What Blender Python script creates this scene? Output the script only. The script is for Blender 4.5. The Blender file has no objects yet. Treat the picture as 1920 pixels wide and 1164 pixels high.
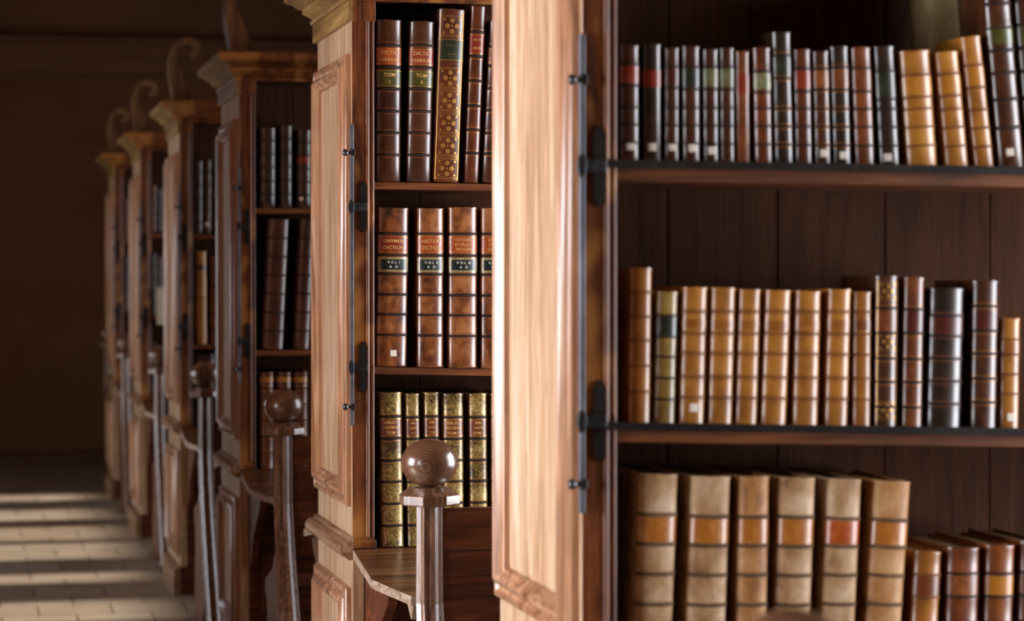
import bpy, bmesh, math, random
from math import sin, cos, tan, atan, radians, pi, asin
from mathutils import Vector, Matrix
random.seed(7)
S = bpy.context.scene
C = S.collection

# ------------------------------------------------------------------ camera
W, H, F = 1920, 1164, 4500.0
YAW, PITCH, EYE = radians(12.9), radians(0.8276), 1.38
cam_d = bpy.data.cameras.new('camera')
cam = bpy.data.objects.new('camera', cam_d); C.objects.link(cam)
cam.location = (0, 0, EYE)
cam.rotation_euler = (pi/2 - PITCH, 0, -YAW)
cam_d.sensor_width = 36; cam_d.lens = F/W*36
cam_d.clip_start = 0.05; cam_d.clip_end = 60
cam_d.dof.use_dof = True; cam_d.dof.focus_distance = 5.35; cam_d.dof.aperture_fstop = 4.2
S.camera = cam

def ray(u, v):
    f = Vector((sin(YAW)*cos(PITCH), cos(YAW)*cos(PITCH), -sin(PITCH)))
    r = Vector((cos(YAW), -sin(YAW), 0)); up = r.cross(f)
    return f*F + r*(u-W/2) + up*(H/2-v)
def at(u, v, Y):                      # photo pixel -> point on the plane y = Y
    d = ray(u, v); t = Y/d.y
    return Vector((d.x*t, Y, EYE + d.z*t))
def at_floor(u, v, z=0):
    d = ray(u, v); t = (z-EYE)/d.z
    return Vector((d.x*t, d.y*t, z))

# ------------------------------------------------------------------ world, sun, exposure
S.view_settings.view_transform = 'Standard'; S.view_settings.look = 'None'
S.view_settings.exposure = 0.08; S.view_settings.gamma = 1.0; S.view_settings.use_curve_mapping = False
wd = bpy.data.worlds.new('sky'); S.world = wd; wd.use_nodes = True
wd.node_tree.nodes['Background'].inputs[0].default_value = (0.55, 0.68, 0.85, 1)
wd.node_tree.nodes['Background'].inputs[1].default_value = 0.6
S.cycles.use_denoising = True
S.cycles.max_bounces = 8; S.cycles.diffuse_bounces = 5; S.cycles.glossy_bounces = 4
S.cycles.sample_clamp_indirect = 6
sun_d = bpy.data.lights.new('sun', 'SUN'); sun_d.energy = 11; sun_d.angle = radians(3.0)
sun_d.color = (1.0, 0.91, 0.80)
sun = bpy.data.objects.new('sun', sun_d); C.objects.link(sun)
SUN_EL = radians(32.3)
sun.rotation_euler = Vector((cos(SUN_EL), 0, -sin(SUN_EL))).to_track_quat('-Z', 'Y').to_euler()
sun.location = (-6, 6, 6)

XL, XR, Y0, Y1, ZC = -2.6, 2.98, -2.2, 19.4, 3.7
WZ0, WZ1 = 0.6, 2.2
def sy(v): return at_floor(150, v).y
LEFT_WIN = [(1.9, 3.3), (4.2, 5.5)] + [(sy(b), sy(a)) for a, b in
            ((1126, 1166), (1074, 1092), (1017, 1048), (986, 1012), (954, 974), (925, 938))]
RIGHT_WIN = [(2.3, 3.4), (4.25, 5.6), (6.5, 7.8), (8.9, 10.0), (11.2, 12.3), (13.4, 14.5)]
L_RAD, R_RAD = 27.0, 15.0
def window_light(name, x, ya, yb, radiance, facing, col):
    l = bpy.data.lights.new(name, 'AREA'); l.shape = 'RECTANGLE'
    l.size = yb-ya; l.size_y = WZ1-WZ0
    l.energy = radiance*pi*l.size*l.size_y; l.color = col
    o = bpy.data.objects.new(name, l); C.objects.link(o)
    o.location = (x, (ya+yb)/2, (WZ0+WZ1)/2)
    o.rotation_euler = (pi/2, 0, -pi/2 if facing > 0 else pi/2)
SKY = (0.92, 0.94, 1.0)
for ya, yb in LEFT_WIN: window_light('window_daylight', XL-0.16, ya, yb, L_RAD*(1 if ya < 9 else .38 if ya < 11.3 else .12), 1, SKY)
for ya, yb in RIGHT_WIN: window_light('window_daylight', XR+0.16, ya, yb, R_RAD*(1 if ya < 6 else .35), -1, SKY)

# ------------------------------------------------------------------ materials
def rgb(h):
    if isinstance(h, str):
        c = [int(h[i:i+2], 16)/255 for i in (0, 2, 4)]
        return tuple(x/12.92 if x < .04045 else ((x+.055)/1.055)**2.4 for x in c) + (1,)
    return tuple(h)+(1,)
class NT:
    def __init__(s, name):
        s.m = bpy.data.materials.new(name); s.m.use_nodes = True
        s.t = s.m.node_tree; s.b = s.t.nodes['Principled BSDF']
    def n(s, typ, **kw):
        o = s.t.nodes.new(typ)
        for k, v in kw.items():
            if k in o.inputs.keys(): o.inputs[k].default_value = v
            else: setattr(o, k, v)
        return o
    def l(s, a, b): s.t.links.new(a, b)
    def coords(s, scale, rnd=True):
        tc = s.n('ShaderNodeTexCoord'); mp = s.n('ShaderNodeMapping'); mp.inputs['Scale'].default_value = scale
        if rnd:
            oi = s.n('ShaderNodeObjectInfo'); add = s.n('ShaderNodeVectorMath', operation='ADD')
            mul = s.n('ShaderNodeMath', operation='MULTIPLY'); mul.inputs[1].default_value = 37.0
            s.l(oi.outputs['Random'], mul.inputs[0]); s.l(tc.outputs['Object'], add.inputs[0])
            s.l(mul.outputs[0], add.inputs[1]); s.l(add.outputs[0], mp.inputs['Vector'])
        else: s.l(tc.outputs['Object'], mp.inputs['Vector'])
        return mp.outputs[0]
    def noise(s, vec, scale, detail=4, dist=0.0, rough=.55):
        o = s.n('ShaderNodeTexNoise'); o.inputs['Scale'].default_value = scale; o.inputs['Detail'].default_value = detail
        o.inputs['Distortion'].default_value = dist; o.inputs['Roughness'].default_value = rough
        s.l(vec, o.inputs['Vector']); return o.outputs['Fac']
    def ramp(s, fac, stops):
        r = s.n('ShaderNodeValToRGB'); e = r.color_ramp.elements
        while len(e) < len(stops): e.new(.5)
        for el, (p, c) in zip(e, stops): el.position = p; el.color = rgb(c) if len(c) != 4 or isinstance(c, str) else c
        s.l(fac, r.inputs[0]); return r.outputs[0]
    def mix(s, f, a, b, mode='MIX'):
        m = s.n('ShaderNodeMix', data_type='RGBA', blend_type=mode)
        for sock, v in ((m.inputs[0], f), (m.inputs[6], a), (m.inputs[7], b)):
            if hasattr(v, 'is_output'): s.l(v, sock)
            elif isinstance(v, (int, float)): sock.default_value = v
            else: sock.default_value = rgb(v)
        return m.outputs[2]
    def bump(s, h, strength, dist=.001):
        b = s.n('ShaderNodeBump'); b.inputs['Strength'].default_value = strength; b.inputs['Distance'].default_value = dist
        s.l(h, b.inputs['Height']); s.l(b.outputs[0], s.b.inputs['Normal'])
    def fin(s, col, rough, metallic=0, spec=.5, coat=0):
        if hasattr(col, 'is_output'): s.l(col, s.b.inputs['Base Color'])
        else: s.b.inputs['Base Color'].default_value = rgb(col)
        if hasattr(rough, 'is_output'): s.l(rough, s.b.inputs['Roughness'])
        else: s.b.inputs['Roughness'].default_value = rough
        s.b.inputs['Metallic'].default_value = metallic
        s.b.inputs['Specular IOR Level'].default_value = spec
        s.b.inputs['Coat Weight'].default_value = coat; s.b.inputs['Coat Roughness'].default_value = .25
        return s.m

def wood(name, dark, mid, light, axis='z', rough=.42, knots=0.0, blotch=None, freq=1.0, spec=.5, coat=0, rnd=False):
    n = NT(name)
    st = {'z': (14, 14, .9), 'x': (.9, 14, 14), 'y': (14, .9, 14)}[axis]
    v = n.coords(st, rnd)
    g1 = n.noise(v, 1.6*freq, 5, 1.4); g2 = n.noise(v, 9*freq, 3, .4)
    c1 = n.ramp(g1, [(.30, dark), (.5, mid), (.72, light)])
    c2 = n.ramp(g2, [(.35, '808080'), (.65, 'ffffff')])
    c = n.mix(.45, c1, c2, 'MULTIPLY')
    if knots:
        sp_ = n.n('ShaderNodeSeparateXYZ'); n.l(n.coords((1, 1, 1), rnd), sp_.inputs[0])
        ax = {'z': (0, 1, 2), 'x': (1, 2, 0), 'y': (0, 2, 1)}[axis]
        sm = n.n('ShaderNodeMath', operation='ADD'); n.l(sp_.outputs[ax[0]], sm.inputs[0]); n.l(sp_.outputs[ax[1]], sm.inputs[1])
        cb = n.n('ShaderNodeCombineXYZ'); n.l(sm.outputs[0], cb.inputs[0]); n.l(sp_.outputs[ax[2]], cb.inputs[1])
        kd = n.noise(cb.outputs[0], 30, 2); kw = n.n('ShaderNodeMapping'); kw.inputs['Scale'].default_value = (11, 4.2, 1); n.l(cb.outputs[0], kw.inputs['Vector'])
        nx = n.n('ShaderNodeVectorMath', operation='ADD'); sc = n.n('ShaderNodeMath', operation='MULTIPLY'); sc.inputs[1].default_value = .35
        n.l(kd, sc.inputs[0]); n.l(kw.outputs[0], nx.inputs[0]); n.l(sc.outputs[0], nx.inputs[1])
        vo = n.n('ShaderNodeTexVoronoi', voronoi_dimensions='2D'); vo.inputs['Scale'].default_value = 1.0; n.l(nx.outputs[0], vo.inputs['Vector'])
        k = n.ramp(vo.outputs['Distance'], [(.0, 'ffffff'), (.07, 'a0a0a0'), (.15, '000000')])
        kk = n.n('ShaderNodeMath', operation='MULTIPLY'); n.l(k, kk.inputs[0]); kk.inputs[1].default_value = knots
        c = n.mix(kk.outputs[0], c, dark)
    if blotch:
        bv = n.coords({'z': (3, 3, 2.2), 'x': (2.2, 3, 3), 'y': (3, 2.2, 3)}[axis], rnd)
        b = n.noise(bv, 1.3, 3, .3)
        c = n.mix(n.ramp(b, [(.53, '000000'), (.58, 'ffffff')]), c, blotch)
    n.bump(g2, .18)
    rr = n.n('ShaderNodeMapRange'); n.l(g2, rr.inputs[0]); rr.inputs[3].default_value = rough-.07; rr.inputs[4].default_value = rough+.12
    return n.fin(c, rr.outputs[0], 0, spec, coat)

def leather(name, dark, mid, light, rough=.36, scale=55, spec=.6, metal=0, contrast=(.34, .5, .68), coat=.4):
    n = NT(name); v = n.coords((1, 1, .75))
    a = n.noise(v, scale, 5, .6, .65); b = n.noise(v, 12, 2, .2)
    m = n.n('ShaderNodeMath', operation='MULTIPLY_ADD'); n.l(b, m.inputs[0]); m.inputs[1].default_value = .5
    h = n.n('ShaderNodeMath', operation='MULTIPLY'); n.l(a, h.inputs[0]); h.inputs[1].default_value = .5
    n.l(h.outputs[0], m.inputs[2])
    c = n.ramp(m.outputs[0], [(contrast[0], dark), (contrast[1], mid), (contrast[2], light)])
    n.bump(a, .2, .0006)
    n.b.inputs['Coat IOR'].default_value = 1.6
    n.fin(c, rough, metal, spec, coat); n.b.inputs['Coat Roughness'].default_value = .22
    return n.m

def plain(name, col, rough=.6, metal=0, spec=.5): return NT(name).fin(col, rough, metal, spec)

M = {}
M['pine'] = wood('pale_pine', 'a57c56', 'cfa984', 'e2c7aa', 'z', .36, .8, spec=.5, coat=.35)
M['pine_y'] = wood('pale_pine_rail', '7f5030', 'b08058', 'c9a078', 'y', .42, .0)
M['mould'] = wood('pine_moulding', '6e402a', 'b5825e', 'd2aa8c', 'z', .30, .0, spec=.6, coat=.4)
M['mould_y'] = wood('pine_moulding_rail', '6b4630', '9a7455', 'b8957a', 'y', .38, .0)
M['cornice'] = wood('cornice_wood', '6b4a24', '96713f', 'b08d58', 'y', .4, .0)
M['crest'] = wood('carved_crest_wood', '4a2f1c', '6e4c2e', '8a643e', 'z', .35, .0)
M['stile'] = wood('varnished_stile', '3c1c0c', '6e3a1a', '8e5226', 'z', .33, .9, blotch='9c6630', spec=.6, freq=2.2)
M['stile_in'] = wood('shelf_wood', '46230e', '703c18', '8e5226', 'x', .42, .0)
M['carcass'] = wood('dark_carcass', '3c2213', '4a2b19', '54331f', 'z', .7, .0, spec=.12)
M['desk'] = wood('worn_desk', '3a1f10', '6b4426', '8f6844', 'x', .30, .5, spec=.6)
M['deskedge'] = wood('worn_edge', '8a6a50', 'b59c86', 'cdb9a6', 'x', .5, .0)
M['bench'] = wood('bench_wood', '3a1a0c', '653218', '8a4a26', 'x', .38, .4, spec=.5)
M['post'] = wood('post_wood', '4a2c1e', '7e5840', 'a48470', 'z', .24, .0, spec=.8, freq=2.5, coat=.6)
def ball_mat():
    n = NT('turned_ball_wood'); tc = n.n('ShaderNodeTexCoord'); mp = n.n('ShaderNodeMapping'); n.l(tc.outputs['Object'], mp.inputs['Vector'])
    mp.inputs['Location'].default_value = (.022, .05, -.99); mp.inputs['Scale'].default_value = (1, .6, 1)
    w = n.n('ShaderNodeTexWave', wave_type='RINGS', rings_direction='SPHERICAL'); w.inputs['Scale'].default_value = 55; w.inputs['Distortion'].default_value = 3.5
    w.inputs['Detail'].default_value = 2; w.inputs['Detail Scale'].default_value = 1.2; n.l(mp.outputs[0], w.inputs['Vector'])
    g = n.noise(mp.outputs[0], 14, 4, .5)
    c = n.mix(.35, n.ramp(g, [(.3, '4e3222'), (.7, '77523a')]), n.ramp(w.outputs['Fac'], [(.1, '3a2216'), (.6, '8a6246')]))
    n.bump(w.outputs['Fac'], .08, .001); n.fin(c, .25, 0, .6, .5); n.b.inputs['Coat Roughness'].default_value = .18
    return n.m
M['ball'] = ball_mat()
M['iron'] = leather('wrought_iron', '14110f', '221d1a', '35302b', .42, 60, .6, .6)
M['bolt'] = leather('worn_iron', '2a2a2c', '3e4042', '66696c', .36, 80, .6, .8)
M['barsteel'] = leather('rubbed_steel', '3c3e42', '565a62', '70767e', .34, 20, .6, .35, coat=0)
M['paper'] = plain('sticker_paper', 'e8dfd0', .8, 0, .2)
M['sheet'] = plain('notice_paper', 'b9ae98', .85, 0, .2)
M['gold'] = plain('gold_tooling', 'c8954a', .38, .55)
M['goldline'] = plain('gilt_fillet', 'a8713a', .36, .45)
M['brownline'] = plain('brown_fillet', '7a4426', .4, .0)
def pages():
    n = NT('page_edges'); v = n.coords((400, 3, 3)); g = n.noise(v, 1.0, 2)
    return n.fin(n.ramp(g, [(.3, '5a4630'), (.7, '8c7552')]), .85, 0, .1)
M['pages'] = pages()
# leathers
M['umber'] = leather('umber_leather', '2a160c', '44220f', '5c3318', .33)
M['black'] = leather('black_leather', '1c120b', '2c1d13', '3d2b1c', .32)
M['oxblood'] = leather('oxblood_leather', '341609', '5a2a12', '7c3d1a', .33)
M['chestnut'] = leather('chestnut_leather', '42200d', '6a3616', '8a4c20', .35)
M['tan'] = leather('tan_calf', '704010', '935a1c', 'ad7228', .36, 40)
M['amber'] = leather('amber_calf', '7c4a14', 'a46a24', 'bd8433', .36, 40)
M['calf'] = leather('mottled_calf', '371a0b', '7a4420', 'a2683a', .30, 45, .7, 0, (.38, .5, .6))
M['folio'] = leather('weathered_folio', '744c26', 'a8845a', 'ccb498', .55, 30, .4, coat=0)
M['folio_tan'] = leather('weathered_tan_folio', '6c421c', 'a87644', 'c4a474', .5, 30, .4, coat=0)
M['olive'] = leather('olive_gilt_leather', '4a3716', '80652c', 'a88a48', .36, 70)
M['gilt'] = leather('gilt_spine', '3d2c10', '8a7036', 'c2a666', .38, 190, .6, .25, (.42, .5, .58))
M['banddark'] = leather('worn_band', '1c0f08', '28160c', '3a2011', .6, 60, .3, coat=0)
M['bandtan'] = leather('tan_band', '5e3410', '744418', '8a541e', .6, 60, .3, coat=0)
M['bandfolio'] = leather('folio_band', '4a3524', '5c4530', '75583e', .7, 60, .2, coat=0)
M['lettergold'] = plain('gilt_lettering', 'd8a868', .45)
M['parch'] = leather('parchment', '8a7650', 'a89468', 'bca87c', .7, 20, .3, coat=0)
# labels
def lab(name, a, b, r=.36): return leather(name, a, a, b, r, 90, .5)
M['l_red'] = lab('red_label', '7e2810', 'a04a24')
M['l_orange'] = lab('orange_label', '9c4414', 'bc6426')
M['l_green'] = lab('green_label', '434014', '6c6a2a')
M['l_dgreen'] = lab('dark_green_label', '22271a', '48492e')
M['l_pale'] = lab('pale_olive_label', '5c5a38', '8b8a62')
M['l_gold'] = lab('gold_label', 'a86c1e', 'd09a44')
M['l_brown'] = lab('brown_label', '6a3414', '9a5c2e')
M['l_amber'] = lab('faded_amber_label', '8a5018', 'a86c2a')
M['l_folio'] = lab('folio_label', 'a0601e', 'c98d44')
M['l_cream'] = lab('cream_label', '8a7c50', 'b8ae84')
M['l_navy'] = lab('dark_blue_label', '14201f', '253634')
M['l_dkred'] = lab('dark_red_label', '4a1a10', '6e2c1a')

def floor_mat():
    n = NT('worn_floor_tiles'); tc = n.n('ShaderNodeTexCoord'); mp = n.n('ShaderNodeMapping'); n.l(tc.outputs['Object'], mp.inputs['Vector'])
    br = n.n('ShaderNodeTexBrick'); n.l(mp.outputs[0], br.inputs['Vector'])
    br.offset = .5; br.inputs['Scale'].default_value = 1.0; br.inputs['Brick Width'].default_value = .30; br.inputs['Row Height'].default_value = .30
    br.inputs['Mortar Size'].default_value = .0035; br.inputs['Mortar Smooth'].default_value = .2
    br.inputs['Color1'].default_value = rgb('a89c8c'); br.inputs['Color2'].default_value = rgb('958674'); br.inputs['Mortar'].default_value = rgb('4a3c30')
    g = n.noise(mp.outputs[0], 5, 4); c = n.mix(.4, br.outputs[0], n.ramp(g, [(.3, '705038'), (.7, 'c0b09c')]), 'MULTIPLY')
    n.bump(g, .1, .002)
    return n.fin(c, .38, 0, .4)
M['floor'] = floor_mat()
def wall_mat(name, a, b):
    n = NT(name); tc = n.n('ShaderNodeTexCoord'); g = n.noise(tc.outputs['Object'], 1.5, 4)
    return n.fin(n.ramp(g, [(.3, a), (.7, b)]), .8, 0, .2)
M['wall'] = wall_mat('dark_panelled_wall', '94684c', 'a67858')
M['plaster'] = wall_mat('plaster', '5c4430', '6a5038')
M['beam'] = wood('beam_wood', '9a6a4c', 'a87656', 'b48262', 'x', .6)

# ------------------------------------------------------------------ mesh helpers
class MB:
    def __init__(s): s.v = []; s.f = []; s.mi = []
    def add(s, vs, fs, mi=0):
        o = len(s.v); s.v += [tuple(p) for p in vs]
        for f in fs: s.f.append([o+i for i in f]); s.mi.append(mi)
    def box(s, x0, x1, y0, y1, z0, z1, mi=0):
        s.add([(x, y, z) for z in (z0, z1) for y in (y0, y1) for x in (x0, x1)],
              [(0, 2, 3, 1), (4, 5, 7, 6), (0, 1, 5, 4), (2, 6, 7, 3), (0, 4, 6, 2), (1, 3, 7, 5)], mi)
    def prism(s, pts, axis, a0, a1, mi=0):        # closed 2-D outline extruded along axis
        def p(q, a): return {'x': (a, q[0], q[1]), 'y': (q[0], a, q[1]), 'z': (q[0], q[1], a)}[axis]
        n = len(pts)
        s.add([p(q, a0) for q in pts]+[p(q, a1) for q in pts],
              [tuple(range(n-1, -1, -1)), tuple(range(n, 2*n))]+[(i, (i+1) % n, n+(i+1) % n, n+i) for i in range(n)], mi)
    def sweep(s, rings, closed_path=True, caps=False, mi=0):   # list of rings of points, each ring a closed section
        n = len(rings[0]); m = len(rings); vs = [p for r in rings for p in r]; fs = []
        for i in range(m if closed_path else m-1):
            j = (i+1) % m
            for k in range(n): fs.append((i*n+k, i*n+(k+1) % n, j*n+(k+1) % n, j*n+k))
        if caps: fs += [tuple(range(n-1, -1, -1)), tuple((m-1)*n+k for k in range(n))]
        s.add(vs, fs, mi)
    def lathe(s, prof, cx=0, cy=0, seg=32, rot=0, mi=0):
        rings = [[(cx+r*cos(rot+2*pi*k/seg), cy+r*sin(rot+2*pi*k/seg), z) for k in range(seg)] for r, z in prof]
        s.sweep(rings, False, True, mi)
    def build(s, name, mats, parent=None, bevel=0, smooth=None, loc=None):
        me = bpy.data.meshes.new(name); me.from_pydata(s.v, [], s.f)
        for m in (mats if isinstance(mats, (list, tuple)) else [mats]): me.materials.append(M[m])
        me.polygons.foreach_set('material_index', s.mi)
        bm = bmesh.new(); bm.from_mesh(me); bmesh.ops.recalc_face_normals(bm, faces=bm.faces); bm.to_mesh(me); bm.free()
        if smooth is not None:
            me.polygons.foreach_set('use_smooth', [True]*len(me.polygons)); me.set_sharp_from_angle(angle=radians(smooth))
        me.update()
        o = bpy.data.objects.new(name, me); C.objects.link(o)
        if parent: o.parent = parent
        if loc: o.location = loc
        if bevel:
            b = o.modifiers.new('edge', 'BEVEL'); b.width = bevel; b.segments = 2; b.limit_method = 'ANGLE'; b.angle_limit = radians(35)
        return o
def empty(name, loc, rot=(0, 0, 0)):
    o = bpy.data.objects.new(name, None); C.objects.link(o); o.location = loc; o.rotation_euler = rot; o.empty_display_size = .1
    return o
def tag(o, label=None, cat=None, group=None, kind=None):
    for k, v in (('label', label), ('category', cat), ('group', group), ('kind', kind)):
        if v: o[k] = v
    return o
def copy_tree(o, parent=None):
    c = o.copy(); C.objects.link(c); c.parent = parent
    for ch in list(o.children): copy_tree(ch, c)
    return c
def structure(o): o['kind'] = 'structure'; return o

# ------------------------------------------------------------------ room
b = MB(); b.box(XL-.3, XR+.3, Y0-.3, Y1+.3, -.12, 0); structure(b.build('floor', 'floor'))
b = MB(); b.box(XL-.3, XR+.3, Y0-.3, Y1+.3, ZC, ZC+.15); structure(b.build('ceiling', 'wall'))
def side_wall(name, x0, x1, wins):
    b = MB(); y = Y0
    for ya, yb in sorted(wins):
        b.box(x0, x1, y, ya, 0, ZC); b.box(x0, x1, ya, yb, 0, WZ0); b.box(x0, x1, ya, yb, WZ1, ZC); y = yb
    b.box(x0, x1, y, Y1, 0, ZC)
    structure(b.build(name, 'plaster'))
side_wall('wall_left', XL-.14, XL, LEFT_WIN)
side_wall('wall_right', XR, XR+.14, RIGHT_WIN)
b = MB(); b.box(XL-.14, XR+.14, Y1, Y1+.15, 0, ZC); structure(b.build('wall_far', 'wall'))
b = MB(); b.box(XL-.14, XR+.14, Y0-.15, Y0, 0, ZC); structure(b.build('wall_back', 'plaster'))
for i, (ya, yb, xe) in enumerate(((3.52, 4.09, -.95), (5.72, 6.45, -.95), (6.5, 7.4, -.45), (8.75, 9.45, -.95))):  # solid walls added out of view to shade the third and farther bookcases
    b = MB(); b.box(XL, xe, ya, yb, 0, ZC); b.box(XL, xe+.02, ya-.02, yb+.02, 2.14, 2.2); structure(b.build('shade_wall_%d' % (i+1), 'beam', None, .003))
za, zb = at(0, 66, Y1-.2).z, at(0, 134, Y1-.2).z
b = MB(); b.prism([(Y1, zb), (Y1-.12, zb), (Y1-.14, zb+.04), (Y1-.14, za-.05), (Y1-.2, za-.03), (Y1-.2, za), (Y1, za)], 'x', XL, XR)
structure(b.build('trim_1', 'beam'))
k = 0
for wins, x in ((LEFT_WIN, XL-.09), (RIGHT_WIN, XR+.09)):
    for ya, yb in wins:
        k += 1; b = MB(); t = .025
        for a0, a1 in ((ya, ya+t), (yb-t, yb)): b.box(x-.02, x+.02, a0, a1, WZ0, WZ1)
        b.box(x-.02, x+.02, ya+t, yb-t, WZ0, WZ0+t); b.box(x-.02, x+.02, ya+t, yb-t, WZ1-t, WZ1)
        if yb-ya > .9:
            m = (ya+yb)/2; b.box(x-.012, x+.012, m-.012, m+.012, WZ0+t, WZ1-t)
        structure(b.build('window_%d' % k, 'beam'))

# ------------------------------------------------------------------ bookcases
XF = 0.915                                    # plane of the bookcase ends along the aisle
DP, LN = 0.57, 1.90                           # depth and length of a bookcase
FY = [3.52, 5.72, 8.13, 10.42, 12.75, 14.95]
OPEN_T = 2.046                                # top of the shelf opening
def frame_sweep(b, y0, y1, z0, z1, prof, x):  # moulded frame lying on the end face; prof = (inset from outer edge, projection)
    rings = []
    for (cy, cz, sy_, sz_) in ((y0, z0, 1, 1), (y1, z0, -1, 1), (y1, z1, -1, -1), (y0, z1, 1, -1)):
        rings.append([(x-h, cy+sy_*d, cz+sz_*d) for d, h in prof])
    b.sweep(rings)
PROF = [(0, 0), (0, .009), (.005, .016), (.013, .017), (.018, .011), (.024, .010), (.029, .022), (.039, .027), (.046, .022), (.050, .012), (.055, .010), (.057, 0)]
def around(b, prof, inset=0):                 # moulding round three sides of the top; prof = (projection, z)
    rings = []
    for cx, cy, sx, sy_ in ((0, 0, -1, -1), (LN, 0, 1, -1), (LN, DP, 1, 1), (0, DP, -1, 1)):
        rings.append([(cx+sx*p, cy+sy_*p, z) for p, z in prof])
    b.sweep(rings)

def make_bookcase():
    r = empty('bookcase', (0, 0, 0))
    b = MB(); b.box(0, .03, .0012, DP-.0012, .12, 2.03); b.build('end_board', 'pine', r, .002)
    for z0, z1 in ((.822, 1.915), (.165, .625)):
        b = MB(); frame_sweep(b, .016, DP-.022, z0, z1, PROF, 0)
        mo = b.build('panel_moulding', 'mould', r, 0, 50)
        b = MB(); b.box(-.0025, .001, .016+.064, DP-.022-.064, z0+.064, z1-.064); b.build('raised_panel', 'pine', mo)
    # half-round waist rail, ends a little proud of the corner
    b = MB(); pts = [(0, .697), (-.010, .695), (-.016, .702), (-.028, .706), (-.034, .718), (-.032, .732), (-.022, .741), (-.012, .742), (-.008, .750), (0, .752)]
    b.prism([(x, z) for x, z in pts], 'y', -.012, DP+.012); b.build('waist_rail', 'mould_y', r, .001, 50)
    b = MB(); b.prism([(0, 0), (-.03, 0), (-.03, .10), (-.018, .118), (0, .125)], 'y', -.015, DP+.015); b.build('plinth', 'mould_y', r, .002)
    for y0, s in ((0, 1), (DP, -1)):
        for x0 in (.0, LN-.055):
            b = MB(); yy = sorted((y0, y0+s*.03)); b.box(x0+(.0006 if x0 == 0 else 0), x0+.0545, yy[0], yy[1], .72, OPEN_T)
            # bead and fillet down the stile
            for cx, rr in ((x0+.038, .0045), (x0+.051, .0025)):
                ring = [(cx+rr*cos(a)*1.0, y0 - s*(rr*sin(a))*.9) for a in [i*pi/8 for i in range(9)]]
                b.prism(ring, 'z', .75, OPEN_T-.02)
            b.build('front_stile', 'stile', r, .0015)
            b = MB(); yy = sorted((y0-s*.008, y0+s*.01)); b.box(x0-.001 if x0 == 0 else x0, x0+.058, yy[0], yy[1], .722, .742)
            b.build('stile_foot', 'stile', r, .002)
    b = MB(); b.box(LN-.03, LN-.001, .002, DP-.002, .12, 2.03); b.build('inner_end_board', 'carcass', r)
    b = MB(); b.box(.03, .04, .03, DP-.03, .73, OPEN_T); b.build('inner_lining', 'carcass', r)
    b = MB(); b.box(.03, LN-.03, DP/2-.008, DP/2+.008, .12, OPEN_T)
    for i in range(1, 10): b.box(.03+i*.19, .033+i*.19, DP/2-.0095, DP/2+.0095, .73, OPEN_T)
    b.build('back_board', 'carcass', r)
    b = MB(); b.box(.03, LN-.03, .0, DP, .695, .72); b.build('bottom_board', 'stile_in', r)
    for y0, s in ((.004, 1), (DP-.004, -1)):
        b = MB(); yy = sorted((y0, y0+s*.02)); b.box(.03, LN-.03, yy[0], yy[1], .12, .694)
        for i in range(4):
            x = .07+i*.45; b.box(x, x+.40, yy[0]-.008 if s > 0 else yy[1], yy[0] if s > 0 else yy[1]+.008, .18, .64)
        b.build('lower_front', 'bench', r, .002)
        b = MB(); b.box(0, LN, min(y0, y0-s*.012), max(y0, y0-s*.012), 0, .12); b.build('kick_board', 'bench', r)
    # header with capital blocks, then the cornice
    hd = MB(); hd.box(0, LN, 0, DP, OPEN_T, 2.13); hd.build('header', 'carcass', r)
    b = MB(); b.box(-.012, 0, -.012, DP+.012, 1.992, 2.040)
    for y0, s in ((0, -1), (DP, 1)):
        yy = sorted((y0, y0+s*.012)); c_ = MB(); c_.box(.0002, .056, yy[0], yy[1], 1.992, 2.0398); c_.build('capital_block', 'stile', r, .0015)  # darker stile wood paints in the shade of the unlit front
    b.build('frieze', 'cornice', r, .0015)
    b = MB()
    around(b, [(0, 2.0400), (.016, 2.0400), (.018, 2.0494), (.012, 2.0540), (.024, 2.0634), (.036, 2.0712), (.036, 2.0805), (.048, 2.0852), (.060, 2.0961), (.078, 2.1039), (.080, 2.1226), (.074, 2.1320), (0, 2.1320)])
    nf = 13; b.mi = [0 if k//nf == 3 else 1 for k in range(len(b.f))]  # aisle end pale, other sides in dark stile wood: shade painted in
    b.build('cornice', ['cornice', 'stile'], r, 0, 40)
    # carved scroll crest standing on the aisle end
    b = MB(); cl = []
    for i in range(26):
        t = i/25; z = 2.128+.235*t; x = .018 - .055*sin(t*pi*.85)*t; cl.append((x, z, .030*(1-t)+.012))
    for i in range(1, 22):
        a = pi - i*pi*1.55/21; rr = .052-.0012*i
        cl.append((cl[25][0]+.052+rr*cos(a), 2.363+rr*sin(a)*.8, .012+.006*sin(i/21*pi)))
    rings = []
    for i, (x, z, w) in enumerate(cl):
        p, q = cl[max(i-1, 0)], cl[min(i+1, len(cl)-1)]
        d = Vector((q[0]-p[0], q[1]-p[1])).normalized(); nx, nz = -d.y, d.x
        rings.append([(x+nx*w, .06, z+nz*w), (x+nx*w*1.1, .12, z+nz*w*1.1), (x+nx*w, .18, z+nz*w), (x-nx*w, .18, z-nz*w), (x-nx*w*1.1, .12, z-nz*w*1.1), (x-nx*w, .06, z-nz*w)])
    b.sweep(rings, False, True); b.build('scroll_crest', 'crest', r, 0, 40)
    # iron locking gear on the corner
    b = MB(); pts = []
    b.box(-.005, .003, -.0095, .005, 1.02, 1.745); b.build('iron_bar', 'barsteel', r, .0015)
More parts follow.
